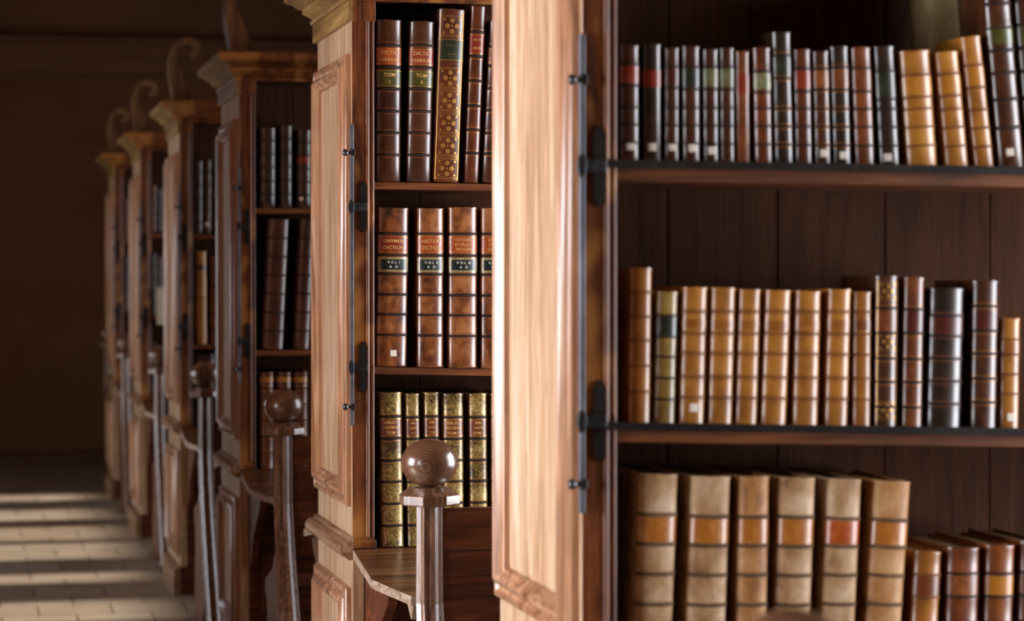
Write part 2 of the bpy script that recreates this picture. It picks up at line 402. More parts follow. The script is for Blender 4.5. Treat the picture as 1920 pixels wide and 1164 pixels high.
    for z in (1.676, 1.065):
        b = MB(); b.box(-.004, .006, -.014, .0, z-.008, z+.008)
        ob = b.build('bar_knob', 'iron', r, .001)
        b = MB(); prof = [(0, 0), (.0035, .001), (.0035, .006), (.007, .009), (.009, .014), (.006, .019), (0, .0205)]
        rings = [[(-.004-h, -.007+rr*cos(2*pi*k/12), z+rr*sin(2*pi*k/12)) for k in range(12)] for rr, h in [(max(rr, .0004), h) for rr, h in prof]]
        b.sweep(rings, False, True); b.build('knob', 'bolt', ob, 0, 60)
    for z in (1.546, 1.160):
        b = MB(); hw, hh = .0095, .062
        pts = [(-hw, -hh+.012), (0, -hh), (hw, -hh+.012)]
        for i in range(6): zz = -hh+.02+i*.008; pts += [(hw+.0012*(i % 2), zz)]
        pts += [(hw, -.008), (hw, .008)]
        for i in range(6): zz = hh-.06+i*.008; pts += [(hw+.0012*(i % 2), zz)]
        pts += [(hw, hh-.012), (0, hh), (-hw, hh-.012)]
        b.prism([(.026+x, z+zz) for x, zz in pts], 'y', -.0045, .0)
        pl = b.build('hasp_plate', 'iron', r, .0006)
        b = MB(); b.box(-.004, .036, -.013, -.0045, z-.010, z+.010)
        ang = [(-.004+.010*cos(a)*-1*.7, z+.018*sin(a)) for a in [i*2*pi/14 for i in range(14)]]
        b.prism(ang, 'y', -.018, -.004); b.build('hasp_arm', 'bolt', pl, .0008)
    # sloping reading desks on both faces
    for s in (-1, 1):
        yb_ = 0 if s < 0 else DP
        def dz(d): return .722 - .142*d
        def yy(d): return yb_ + s*d
        t = .021
        out = [(0, 0.004), (0, .28), (.065, .43), (LN, .43), (LN, .004)]
        b = MB(); b.prism([(yy(.27), dz(.27)-t-.001), (yy(.40), dz(.40)-t-.001), (yy(.37), dz(.40)-t-.045)], 'x', .075, .10); b.build('desk_cleat', 'deskedge', r, .002)
        b = MB(); n = len(out)
        vs = [(x, yy(d), dz(d)) for x, d in out]+[(x, yy(d), dz(d)-t) for x, d in out]
        b.add(vs, [tuple(range(n))]); b.add(vs, [tuple(range(2*n-1, n-1, -1))])
        b2 = [(i, (i+1) % n, n+(i+1) % n, n+i) for i in range(n)]
        b.add(vs, b2, 1)
        b.build('desk_board', ['desk', 'deskedge'], r, 0)
        b = MB(); pts = [(yy(.005), dz(0)-t-.001), (yy(.33), dz(.33)-t-.001), (yy(.31), dz(.33)-t-.03), (yy(.12), .5), (yy(.05), .40), (yy(.005), .38)]
        b.prism(pts, 'x', .03, .055); b.build('desk_bracket', 'bench', r, .002)
        b = MB(); b.prism(pts, 'x', LN-.06, LN-.035); b.build('desk_bracket', 'bench', r, .002)
    return r
proto = make_bookcase()
CASE_LABEL = [
 'nearest bookcase, pale panelled end, blurred iron plates, its shelves filling the right of view',
 'second bookcase, sharp, with panelled pine end and cornice, behind the ball-topped bench post',
 'third bookcase, dim, gold-lit stepped cornice on its corner, just behind the second',
 'fourth bookcase with lilac-lit moulded end and curled crest on top',
 'fifth bookcase, dark and blurred, with white paper hanging on its front',
 'sixth bookcase, narrow blurred end with pinkish light, near the far end',
]
CASES = []
for i, fy in enumerate(FY):
    o = proto if i == 0 else copy_tree(proto)
    o.location = (XF, fy, 0); tag(o, CASE_LABEL[i], 'bookcase', 'bookcases along the aisle'); CASES.append(o)

def shelf(case_i, zl, zr, thick=.02, rod=False, backside=False):
    """A shelf board from the stile inwards, sagging slightly toward its far end."""
    r = CASES[case_i]; L = LN-.08; b = MB(); sl = (zr-zl)/.66
    x0, x1 = .041, LN-.031
    def zz(x): return zl+(x-.055)*sl
    y0, y1 = .006, DP/2-.012
    vs = [(x0, y0, zz(x0)-thick), (x1, y0, zz(x1)-thick), (x1, y1, zz(x1)-thick), (x0, y1, zz(x0)-thick),
          (x0, y0, zz(x0)), (x1, y0, zz(x1)), (x1, y1, zz(x1)), (x0, y1, zz(x0))]
    b.add(vs, [(3, 2, 1, 0), (4, 5, 6, 7), (0, 1, 5, 4), (1, 2, 6, 5), (2, 3, 7, 6), (3, 0, 4, 7)])
    b.build('shelf', 'stile_in', r, .0015)
    if rod:
        b = MB(); rings = []
        for x in (.03, LN-.02):
            rings.append([(x, -.008+.0065*cos(a), zz(x)+.001+.009*sin(a)) for a in [pi/4+k*pi/2 for k in range(4)]])
        b.sweep(rings, False, True); b.build('iron_rod', 'iron', r, .001)
    return lambda X: zz(X-XF)

# ------------------------------------------------------------------ books
def bend(T, B, x, z, off=.0008):
    t = asin(max(-.999, min(.999, x/(T/2*.985))))
    return (x + off*sin(t), -B*cos(t)-off*cos(t), z)
def text_mesh(lines, size, T, B, zc, lead, mat, parent, name='lettering'):
    vs, fs = [], []
    for i, s in enumerate(lines):
        cu = bpy.data.curves.new('t', 'FONT'); cu.body = s; cu.size = size; cu.align_x = 'CENTER'; cu.resolution_u = 2; cu.offset = size*.012
        o = bpy.data.objects.new('t', cu); C.objects.link(o); bpy.context.view_layer.update()
        me = o.to_mesh(); off = len(vs); z0 = zc + ((len(lines)-1)/2-i)*lead - size*.33
        mx = max([abs(v.co.x) for v in me.vertices]+[.001]); k = min(1, T*.40/mx)
        vs += [bend(T, B, v.co.x*k, z0+v.co.y, .0014) for v in me.vertices]
        fs += [[off+j for j in p.vertices] for p in me.polygons]
        o.to_mesh_clear(); C.objects.unlink(o); bpy.data.objects.remove(o); bpy.data.curves.remove(cu)
    b = MB(); b.add(vs, fs); return b.build(name, mat, parent)
def strip(name, T, B, z0, z1, mat, parent, t=80, off=.0009):
    b = MB(); N = 10; xs = [T/2*.985*sin(radians(-t+2*t*i/N)) for i in range(N+1)]
    vs = [bend(T, B, x, z, off) for z in (z0, z1) for x in xs]; n = N+1
    vs += [bend(T, B, x, z, .0) for z in (z0, z1) for x in xs]
    fs = [(i, i+1, n+i+1, n+i) for i in range(N)]
    fs += [(i, 2*n+i, 2*n+i+1, i+1) for i in range(N)]+[(n+i, n+i+1, 3*n+i+1, 3*n+i) for i in range(N)]
    b.add(vs, fs); return b.build(name, mat, parent, 0, 60)

def make_book(sp, T, Hh, D):
    """cover (curved spine with raised bands, two boards), text block, labels, sticker. Origin: bottom centre of the spine."""
    r = empty(sp.get('name', 'leather_book'), (0, 0, 0))
    B = min(.30*T, .016); w = max(.0016, min(.0028, Hh*.008)); rise = sp.get('rise', .0016)
    lev = [(0, .0006, 0), (.0015, .0014, 0), (.004, .0, 0)]
    ends = sp.get('ends')
    bands = sorted([Hh*(1-v) for v in sp.get('bands', [])])
    for zc in bands:
        fm = 1 if sp.get('fillet') else 0
        lev += [(zc-2.6*w, 0, 0), (zc-2.0*w, .0002, fm), (zc-1.2*w, 0, 2), (zc-.7*w, rise, 2), (zc+.7*w, rise, 2), (zc+1.2*w, 0, 2), (zc+2.0*w, .0002, fm), (zc+2.6*w, 0, 0)]
        # slot applies to the faces BELOW each level
        L = len(lev)
        lev[L-8] = (zc-2.6*w, 0, 0); lev[L-7] = (zc-2.0*w, .0002, fm); lev[L-6] = (zc-1.2*w, 0, 0)
        lev[L-5] = (zc-.7*w, rise, 2); lev[L-4] = (zc+.7*w, rise, 2); lev[L-3] = (zc+1.2*w, 0, 2); lev[L-2] = (zc+2.0*w, .0002, 0); lev[L-1] = (zc+2.6*w, 0, fm)
    lev += [(Hh-.006, 0, 0), (Hh-.002, .0012, 0), (Hh, .0008, 0)]
    lev = [l for i, l in enumerate(lev) if i == 0 or l[0] > lev[i-1][0]+1e-5]
    NA = 14; rows = []
    dm = [random.uniform(-.0014, .0006) for _ in range(NA+1)]
    for li, (z, h, m) in enumerate(lev):
        row = [(-T/2, D, z), (-T/2, .014, z), (-T/2+.0012, .006, z)]
        for i in range(NA+1):
            t = radians(-88+176*i/NA); x = (T/2*.985)*sin(t)
            zz = z + (dm[i] if li == len(lev)-1 else 0)
            row.append((x+h*sin(t)*.7, -B*cos(t)-h*(cos(t)**.5 if cos(t) > 0 else 0), zz))
        row += [(T/2-.0012, .006, z), (T/2, .014, z), (T/2, D, z)]
        rows.append(row)
    n = len(rows[0]); bt = .0028
    inner = [[(-T/2+bt, D, z), (-T/2+bt, .004, z), (T/2-bt, .004, z), (T/2-bt, D, z)] for z in (0, Hh)]
    b = MB(); vs = [p for row in rows for p in row]; nv = len(vs); vs += inner[0]+inner[1]
    o = 0; b.v = [tuple(p) for p in vs]
    for j in range(len(rows)-1):
        for i in range(n-1):
            spine = 3 <= i < n-4
            b.f.append([j*n+i, j*n+i+1, (j+1)*n+i+1, (j+1)*n+i]); b.mi.append(lev[j+1][2] if spine else 0)
    top = (len(rows)-1)*n
    b.f.append([top+i for i in range(n)]+[nv+7, nv+6, nv+5, nv+4]); b.mi.append(0)
    b.f.append([i for i in range(n-1, -1, -1)]+[nv, nv+1, nv+2, nv+3]); b.mi.append(0)
    for a, c in ((0, 1), (1, 2), (2, 3)): b.f.append([nv+a, nv+c, nv+4+c, nv+4+a]); b.mi.append(0)
    b.f.append([0, nv] + [nv+4] + [j*n for j in range(len(rows)-1, 0, -1)]); b.mi.append(0)
    b.f.append([n-1] + [j*n+n-1 for j in range(1, len(rows))] + [nv+7, nv+3]); b.mi.append(0)
    lm = sp['leather']
    b.build('cover', [lm, sp.get('fillet') or lm, sp.get('bandmat', {'folio': 'bandfolio', 'folio_tan': 'bandfolio', 'amber': 'bandtan', 'tan': 'bandtan', 'chestnut': 'banddark'}.get(lm, 'banddark'))], r, 0, 48)
    b = MB(); b.box(-T/2+bt+.0004, T/2-bt-.0004, .0045, D-.004, .003, Hh-.004); b.build('text_block', 'pages', r)
    for lb in sp.get('labels', []):
        v0, v1, mat = lb[:3]
        z1, z0 = Hh*(1-v0), Hh*(1-v1)
        s = strip('title_label', T, B, z0, z1, mat, r)
        s['label'] = M[mat].name.replace('_', ' ')
        if len(lb) > 3 and lb[3]:
            for a in (z0+.0012, z1-.0022): strip('gilt_rule', T, B, a, a+.001, 'gold', s, 78, .0013)
            ls = lb[3]; sz = lb[4] if len(lb) > 4 else min((z1-z0)/(len(ls)+1.1)*.95, T*.2)
            text_mesh(ls, sz, T, B, (z0+z1)/2, (z1-z0)/(len(ls)+.45), 'lettergold', s)
    if sp.get('ornate'):
        b = MB()
        def disc(cx, cz, ra, rb=0, seg=14):
            o_ = [bend(T, B, cx+ra*cos(2*pi*k/seg), cz+ra*sin(2*pi*k/seg), .0013) for k in range(seg)]
            if rb:
                i_ = [bend(T, B, cx+rb*cos(2*pi*k/seg), cz+rb*sin(2*pi*k/seg), .0013) for k in range(seg)]
                b.add(o_+i_, [(k, (k+1) % seg, seg+(k+1) % seg, seg+k) for k in range(seg)])
            else: b.add(o_, [tuple(range(seg))])
        for v in sp['ornate']:
            cz = Hh*(1-v); q = T*.145
            for dx, dz_ in ((0, 1.35), (0, -1.35), (-1.15, 0), (1.15, 0)): disc(dx*q, cz+dz_*q, q*.55, q*.22); disc(dx*q, cz+dz_*q, q*.14)
            for dx in (-1.9, 1.9):
                for dz_ in (-1.7, 1.7): disc(dx*q, cz+dz_*q, q*.26)
            disc(0, cz, q*.22)
            for zz in (cz-2.25*q, cz+2.25*q, cz-2.6*q, cz+2.6*q):
                for k in range(-8, 9): disc(k*T*.045, zz, T*.014, 0, 6)
        for k in range(-1, 2, 2):
            x = k*T*.40
            b.add([bend(T, B, x+dx, z, .0012) for z in (.006, Hh-.008) for dx in (-T*.012, T*.012)], [(0, 1, 3, 2)])
        b.build('gilt_tooling', 'gold', r)
    if 'sticker' in sp:
        v, dx = sp['sticker']; q = sp.get('sq', .0058); z = Hh*(1-v); N = 4
        b = MB(); top_ = [bend(T, B, dx*T+q*(-1+2*i/N), z+e, .0015) for e in (-q, q) for i in range(N+1)]
        b.add(top_, [(i, i+1, N+2+i, N+1+i) for i in range(N)]); b.build('shelf_sticker', 'paper', r)
    return r

ORD = ['first', 'second', 'third', 'fourth', 'fifth', 'sixth', 'seventh', 'eighth', 'ninth', 'tenth', 'eleventh', 'twelfth', 'thirteenth',
       'fourteenth', 'fifteenth', 'sixteenth', 'seventeenth', 'eighteenth', 'nineteenth', 'twentieth']
def place_row(case_i, zfun, rows, where, group, setback=.03, depth=.20):
    depth = min(depth, .235)
    """rows: (tl, tr, top_v, bl, br, spec) in photo pixels; solved onto the plane of the row of spines."""
    Y = FY[case_i] + setback
    for i, (tl, tr, tv, bl, br, sp) in enumerate(rows):
        uc = (bl+br)/2
        # bottom: on the shelf
        p = at(uc, 700, Y); xb = p.x; zb_ = zfun(xb)
        pt = at((tl+tr)/2, tv, Y)
        T = ((at(tr, tv, Y)-at(tl, tv, Y)).length + (at(br, 700, Y)-at(bl, 700, Y)).length)/2 * .995
        dx, dz_ = pt.x-xb, pt.z-zb_
        a = math.atan2(dx, dz_); hh = math.hypot(dx, dz_)
        lift = abs(sin(a))*T/2 + .0012
        hh -= lift*.5
        D = sp.get('depth', depth)
        r = make_book(sp, T, hh, D)
        B = min(.30*T, .016)
        r.location = (xb, Y+B*.3, zb_+lift); r.rotation_euler = (0, a, 0)
        lbl = sp['look'] + (', %s from post, %s' % (ORD[i], where) if not sp.get('noord') else '')
        tag(r, lbl, 'book', group)

def P(look, leather_, **k): d = dict(look=look, leather=leather_); d.update(k); return d
def fr(top, bot, *vs): return [(v-top)/(bot-top) for v in vs]

# ---- nearest bookcase
c0 = CASES[0]; FYb = FY[0]
zA = at(1165, 309, FYb+.006).z; zA2 = at(1900, 322, FYb+.006).z
zB = at(1165, 799, FYb+.006).z; zB2 = at(1900, 810, FYb+.006).z
fA = shelf(0, zA, zA2, .024, True); fB = shelf(0, zB, zB2, .024, True)
fC = lambda X: .7205
GA = dict(bands=[.2, .36, .50, .66, .82])
def top(look, lea, l0=None, l1=None, mat=None, t=90, st=None, fillet=None, bands=None, bot=312):
    k = {}
    if mat: k['labels'] = [tuple(fr(t, bot, l0, l1))+(mat,)]
    if st: k['sticker'] = (fr(t, bot, st[0])[0], st[1])
    k['bands'] = bands if bands is not None else fr(t, bot, *(([l0-4, l1+5] if mat else [t+40, t+78])+[203, 236, 270]))
    if fillet: k['fillet'] = fillet
    return P(look, lea, **k)
rowA = [
 (1161, 1199, 85, 1162, 1198, top('dark brown book with bright red label', 'umber', 125, 157, 'l_red', 85, (277, 0))),
 (1205, 1240, 83, 1206, 1239, top('near-black book with red label', 'black', 133, 165, 'l_red', 83, (278, -.05), bands=[])),
 (1247, 1273, 90, 1246, 1273, top('slim dark book with dull red label', 'umber', 130, 161, 'l_dkred', 90, (277, 0))),
 (1279, 1312, 87, 1280, 1312, top('dark book with gold top and olive label', 'umber', 130, 163, 'l_dgreen', 87, (279, 0))),
 (1318, 1346, 93, 1319, 1347, top('dark book with pale olive label', 'umber', 130, 163, 'l_pale', 93, (283, .0))),
 (1350, 1376, 90, 1351, 1377, top('narrow dark book with pale olive label', 'umber', 130, 163, 'l_pale', 90)),
 (1380, 1404, 97, 1381, 1406, top('narrow rust brown book with red label', 'chestnut', 139, 176, 'l_red', 97, bands=[])),
 (1412, 1444, 90, 1415, 1449, top('reddish brown book with pale green label', 'oxblood', 138, 168, 'l_pale', 90)),
 (1446, 1484, 60, 1454, 1486, top('tallest black book with gold-lined label', 'black', 108, 142, 'l_dgreen', 60, fillet='goldline')),
 (1488, 1519, 93, 1491, 1523, top('reddish brown book with red label', 'oxblood', 133, 166, 'l_red', 93)),
 (1524, 1553, 97, 1528, 1558, top('dark book with pale label and square sticker', 'umber', 133, 163, 'l_brown', 97, (285, 0), fillet='goldline')),
 (1557, 1590, 88, 1562, 1596, top('black book with gilt label and square sticker', 'black', 130, 163, 'l_brown', 88, (288, 0), fillet='goldline')),
 (1595, 1632, 90, 1603, 1640, top('smooth rust brown book, gold-edged label', 'chestnut', 132, 166, 'l_brown', 90)),
 (1637, 1677, 88, 1649, 1687, top('black book with green and gold label', 'black', 137, 180, 'l_dgreen', 88, (291, -.15))),
 (1683, 1745, 97, 1701, 1756, top('thick amber book with golden label, leaning', 'amber', 145, 177, 'l_gold', 97)),
 (1752, 1796, 99, 1772, 1816, top('amber book with golden label, leaning', 'amber', 143, 174, 'l_gold', 99)),
 (1801, 1838, 70, 1827, 1864, top('slim tall leaning amber book, golden label', 'amber', 126, 158, 'l_gold', 70)),
 (1838, 1891, -60, 1873, 1919, top('large dark brown book with green label', 'umber', 50, 84, 'l_green', -60, (286, -.1), bands=[.18, .30, .41, .52, .65, .79], bot=320)),
 (1893, 1950, -70, 1926, 1980, top('large dark book cut off by the frame', 'umber', 46, 82, 'l_green', -70, bands=[.18, .30, .41, .52, .65, .79], bot=320)),
]
place_row(0, fA, rowA, 'upper shelf, nearest bookcase', 'books on the upper shelf of the nearest bookcase', .03, .10)
# parchment volume standing behind the amber books
pb = make_book(P('x', 'parch', bands=[]), at(1815, 90, 3.72).x-at(1728, 90, 3.72).x, .33, .06)
x = at(1785, 300, 3.72).x
pb.name = 'parchment_book'; pb.location = (x, 3.70, fA(x)+.006); pb.rotation_euler = (0, radians(-3.5), 0)
tag(pb, 'tall pale parchment volume standing behind the leaning amber books', 'book')

def mid(look, lea, t, l0=590, l1=622, mat=None, st=None, fillet=None, bands=None, **kk):
    k = dict(kk)
    if mat: k['labels'] = [tuple(fr(t, 800, l0, l1))+(mat,)]
    if st: k['sticker'] = (fr(t, 800, st[0])[0], st[1]); k['sq'] = .0062
    k['bands'] = bands if bands is not None else fr(t, 800, 585, 626, 664, 708, 747)
    if fillet: k['fillet'] = fillet
    return P(look, lea, **k)
rowB = [
 (1176, 1228, 503, 1183, 1214, mid('tall shaded rust brown book', 'tan', 503, bands=fr(503, 800, 549, 595, 640, 688, 737))),
 (1231, 1272, 547, 1226, 1265, mid('olive gilt book with dark green label', 'olive', 547, 595, 630, 'l_dgreen', bandmat='banddark', bands=fr(547, 800, 593, 633, 671, 711, 751))),
 (1279, 1328, 539, 1274, 1320, mid('amber calf book with round white sticker', 'amber', 539, 600, 616, 'l_amber', (766, 0), fillet='brownline')),
 (1333, 1380, 540, 1327, 1373, mid('amber calf book, matching set', 'amber', 540, 602, 618, 'l_amber', fillet='brownline')),
 (1385, 1428, 543, 1379, 1419, mid('narrow amber calf book, matching set', 'amber', 543, 602, 618, 'l_amber', fillet='brownline')),
 (1435, 1484, 545, 1425, 1475, mid('amber calf book with faded label', 'amber', 545, 603, 620, 'l_amber', fillet='brownline')),
 (1490, 1541, 546, 1486, 1533, mid('wide amber calf book with dark scuffs', 'amber', 546, 603, 620, 'l_amber', fillet='brownline', depth=.20)),
 (1553, 1596, 543, 1545, 1590, mid('bright amber calf book with narrow label', 'amber', 543, 600, 618, 'l_amber', fillet='brownline')),
 (1599, 1635, 547, 1600, 1631, mid('darker tan book set in shade', 'tan', 547, 600, 618, 'l_brown')),
 (1641, 1684, 518, 1639, 1680, mid('dark gilt-flowered book, taller', 'umber', 518, 582, 620, 'l_brown', fillet='goldline', bands=fr(518, 803, 578, 625, 672, 716, 762), ornate=[.1, .43, .88])),
 (1694, 1735, 521, 1692, 1728, mid('chestnut book with gold bands', 'chestnut', 521, 582, 620, 'l_dkred', fillet='goldline', bands=fr(521, 803, 580, 625, 673, 716, 763))),
 (1742, 1810, 541, 1738, 1801, mid('broad black book with dark red label', 'black', 541, 595, 624, 'l_dkred', fillet='brownline', bands=fr(541, 803, 592, 630, 672, 714, 756), depth=.21)),
 (1822, 1875, 527, 1821, 1867, mid('dark brown book with double gold lines', 'umber', 527, 580, 616, 'l_dkred', fillet='goldline', bands=fr(527, 803, 574, 620, 662, 708, 752))),
 (1877, 1913, 597, 1875, 1910, mid('short amber book with white sticker', 'amber', 597, 640, 660, 'l_amber', (776, 0), bands=fr(597, 803, 636, 664, 700, 736))),
]
place_row(0, fB, rowB, 'middle shelf, nearest bookcase', 'books on the middle shelf of the nearest bookcase', .03, .15)

def low(look, lea, t, l0, l1, mat, **kk):
    bot = 1360
    k = dict(bands=fr(t, bot, l0-5, l1+5, l1+66, l1+128, l1+190, l1+250), labels=[tuple(fr(t, bot, l0, l1))+(mat,)], rise=.0022); k.update(kk); k['bands'] = [v for v in k['bands'] if v < .97]
    return P(look, lea, **k)
zc = {}
def ext(a, b_, v0=1164, v1=1360, vt=890):     # extend a leaning edge below the frame
    return b_ + (b_-a)*(v1-v0)/(v0-vt)
rowC = [
 (1196, 1275, 890, 1187, 1254, low('broad weathered tan folio with orange label', 'folio', 890, 977, 1028, 'l_folio')),
 (1291, 1376, 894, 1288, 1352, low('greyed folio with cream-edged orange label', 'folio', 894, 982, 1032, 'l_folio')),
 (1378, 1450, 893, 1386, 1430, low('partly shaded brown folio with orange label', 'folio_tan', 893, 983, 1033, 'l_folio', depth=.22)),
 (1455, 1536, 896, 1454, 1510, low('pale scuffed folio with rusty label', 'folio', 896, 984, 1036, 'l_folio')),
 (1549, 1619, 899, 1538, 1596, low('pale narrow folio with reddish label', 'folio', 899, 988, 1037, 'l_orange')),
 (1634, 1713, 903, 1620, 1679, low('grey-brown folio with golden label, torn corner', 'folio_tan', 903, 992, 1040, 'l_folio')),
 (1713, 1767, 1034, 1704, 1754, low('small brown book with red-brown label', 'tan', 1034, 1094, 1136, 'l_brown', depth=.16)),
 (1774, 1839, 1027, 1772, 1831, low('broad small brown book with faint label', 'chestnut', 1027, 1092, 1136, 'l_brown', depth=.2)),
 (1846, 1905, 1022, 1843, 1895, low('small brown book with golden label', 'chestnut', 1022, 1094, 1138, 'l_gold', depth=.2)),
 (1912, 1966, 1016, 1907, 1957, low('small brown book cut off by the frame', 'chestnut', 1016, 1094, 1138, 'l_brown', depth=.2)),
]
place_row(0, fC, rowC, 'lower shelf, nearest bookcase', 'folios on the lower shelf of the nearest bookcase', .025, .24)

# ---- second bookcase
FYb = FY[1]
zD = at(702, 341, FYb+.006).z; zD2 = at(930, 345, FYb+.006).z
zE = at(702, 688, FYb+.006).z; zE2 = at(930, 692, FYb+.006).z
span = .66/((at(930, 341, FYb).x-at(702, 341, FYb).x))
fD = shelf(1, zD, zD+(zD2-zD)*span, .017); fE = shelf(1, zE, zE+(zE2-zE)*span, .017)
BT = fr(38, 338, 85, 126, 166, 207, 247, 288)
def g2(t): return fr(t, 338, 85, 126, 166, 207, 247, 288)
rowD = [
 (704, 755, 38, 706, 750, P('dark brown folio with orange and green labels', 'umber', bands=g2(38), fillet='brownline', labels=[tuple(fr(38, 338, 90, 121))+('l_orange', ['DICTIO', 'NARIUM']), tuple(fr(38, 338, 131, 162))+('l_green', ['TOM', 'I'])])),
 (768, 815, 41, 762, 808, P('dark brown folio with red-orange and green labels', 'umber', bands=g2(41), fillet='brownline', labels=[tuple(fr(41, 338, 92, 123))+('l_red', ['DICTIO', 'NARIUM']), tuple(fr(41, 338, 133, 163))+('l_green', ['TOM', 'II'])])),
 (820, 875, 18, 812, 859, P('gilt-flowered folio with green label', 'oxblood', bands=[], ornate=[.1, .40, .53, .66, .79, .92], labels=[tuple(fr(18, 338, 74, 114))+('l_dgreen', ['· · · ·', '· · ·'], .012)])),
 (883, 911, 12, 870, 897, P('tall slim leaning oxblood folio with red label', 'oxblood', bands=fr(12, 338, 60, 105, 150, 196, 240, 283), fillet='goldline', labels=[tuple(fr(12, 338, 64, 101))+('l_red', ['ACTA', 'ERVD'])])),
 (918, 960, 40, 903, 944, P('dark leaning folio with orange label', 'umber', bands=fr(40, 338, 88, 124, 165, 205, 247, 285), fillet='goldline', labels=[tuple(fr(40, 338, 92, 119))+('l_brown', ['OPERA'])])),
]
place_row(1, fD, rowD, 'top shelf, second bookcase', 'folios on the top shelf of the second bookcase', .02, .25)
def g3(t): return fr(t, 685, 438, 478, 513, 551, 588, 626)
def vol(look, t, lines, v, extra=None):
    k = dict(bands=g3(t), fillet='brownline', bandmat='banddark', labels=[tuple(fr(t, 685, 443, 473))+('l_orange' if v != 'I' else 'l_red', lines), tuple(fr(t, 685, 482, 509))+('l_cream',), tuple(fr(t, 685, 486, 505))+('l_navy',)])
    k['voltext'] = v
    if extra: k.update(extra)
    return P(look, 'calf', **k)
rowE = [
 (709, 767, 390, 705, 763, vol('mottled brown calf folio with white square sticker', 390, ['CHYMISK', 'DICTION'], 'I', dict(sticker=(fr(390, 685, 660)[0], .03), sq=.0075))),
 (782, 833, 391, 782, 831, vol('mottled calf folio with dark blue volume label', 391, ['HISTORI', 'DICTION'], 'II')),
 (839, 897, 389, 842, 893, vol('mottled brown calf folio with torn top corner', 389, ['HISTORISC', 'ET PRACT', 'DICTION'], 'III')),
 (901, 955, 391, 902, 953, vol('half-hidden mottled brown calf folio', 391, ['CHYMISK', 'ET PHYS', 'DICTION'], 'IV')),
]
_mb = make_book
def make_book2(sp, T, Hh, D):
    r = _mb(sp, T, Hh, D)
    if sp.get('voltext'):
        lb = sp['labels'][2]; B = min(.30*T, .016); z = Hh*(1-(lb[0]+lb[1])/2)
        navy = [c for c in r.children if c.data.materials[0].name == 'dark_blue_label'][0]
        # the dark centre sits on the cream label and is narrower
        me = navy.data
        for vtx in me.vertices:
            x = vtx.co.x*.80; p = bend(T, B, x, vtx.co.z, .0013); vtx.co = p
        text_mesh(['V O L  '+sp['voltext'], 'A   D'], .0085, T*.78, B, z, .0105, 'paper', navy)
        for vtx in navy.children[0].data.vertices: p = bend(T, B, vtx.co.x, vtx.co.z, .0018); vtx.co = p
    return r
make_book = make_book2
place_row(1, fE, rowE, 'middle shelf, second bookcase', 'matched calf folios on the middle shelf of the second bookcase', .02, .25)
make_book = _mb
def gg(look, lines, **k):
    d = dict(bands=fr(737, 1033, 783, 825, 867, 908, 950, 992), fillet='goldline', bandmat='banddark', labels=[tuple(fr(737, 1033, 787, 821))+('l_brown', lines)]); d.update(k)
    return P(look, 'gilt', **d)
rowF = [
 (711, 753, 736, 716, 757, gg('wide gold-mottled folio with brown label', ['BIBLIOT', 'PATRVM', 'TOM I'])),
 (760, 786, 738, 764, 789, gg('narrow gold-mottled folio', ['BIBL', 'PATR', 'T II'])),
 (795, 823, 736, 797, 824, gg('gold-mottled folio rising behind the wooden ball', ['BIBL', 'PATR', 'T III'])),
 (830, 869, 738, 832, 870, gg('wide gold-mottled folio partly behind wooden ball', ['BIBLIOT', 'PATRVM', 'TOM IV'])),
 (878, 913, 738, 881, 915, gg('gold-mottled folio with rusty label', ['BIBL', 'PATR', 'TOM V'])),
 (919, 955, 738, 921, 957, gg('gold-mottled folio cut off by near bookcase', ['BIBL', 'PATR', 'TOM VI'])),
]
place_row(1, fC, rowF, 'bottom shelf, second bookcase', 'gilt folios on the bottom shelf of the second bookcase', .02, .25)

# ---- third bookcase
FYb = FY[2]
zG = at(485, 390, FYb+.006).z; zH = at(485, 657, FYb+.006).z
fG = shelf(2, zG, zG, .018); fH = shelf(2, zH, zH, .018)
def bk(look, lea, n=5, **k): return P(look, lea, bands=[(i+1)/(n+1) for i in range(n)], **k)
place_row(2, fG, [
 (486, 518, 240, 487, 517, bk('dim black book', 'black')),
 (524, 548, 236, 524, 548, bk('dim black slim book', 'black')),
 (556, 584, 244, 556, 584, bk('dark book with small red label', 'black', labels=[(.33, .43, 'l_red')], sticker=(.88, -.2), sq=.006)),
], 'top shelf, third bookcase', 'dim books on the third bookcase', .03, .24)
place_row(2, fH, [
 (500, 544, 412, 492, 530, bk('broad dark leaning book', 'umber', 6)),
 (560, 592, 412, 549, 580, bk('dark leaning book beside the panelled end', 'umber', 6)),
], 'middle shelf, third bookcase', 'dim books on the third bookcase', .03, .24)
place_row(2, fC, [
 (487, 513, 698, 487, 513, bk('brown book with small gold ornament', 'oxblood', 5, labels=[(.05, .1, 'l_gold')], fillet='goldline')),
 (518, 546, 698, 518, 546, bk('brown gold-ornamented book above far wooden ball', 'oxblood', 5, labels=[(.05, .1, 'l_gold')], fillet='goldline')),
 (550, 577, 698, 550, 577, bk('brown gilt-edged book', 'oxblood', 5, labels=[(.05, .1, 'l_gold')], fillet='goldline')),
], 'bottom shelf, third bookcase', 'brown gilt books on the bottom shelf of the third bookcase', .03, .24)
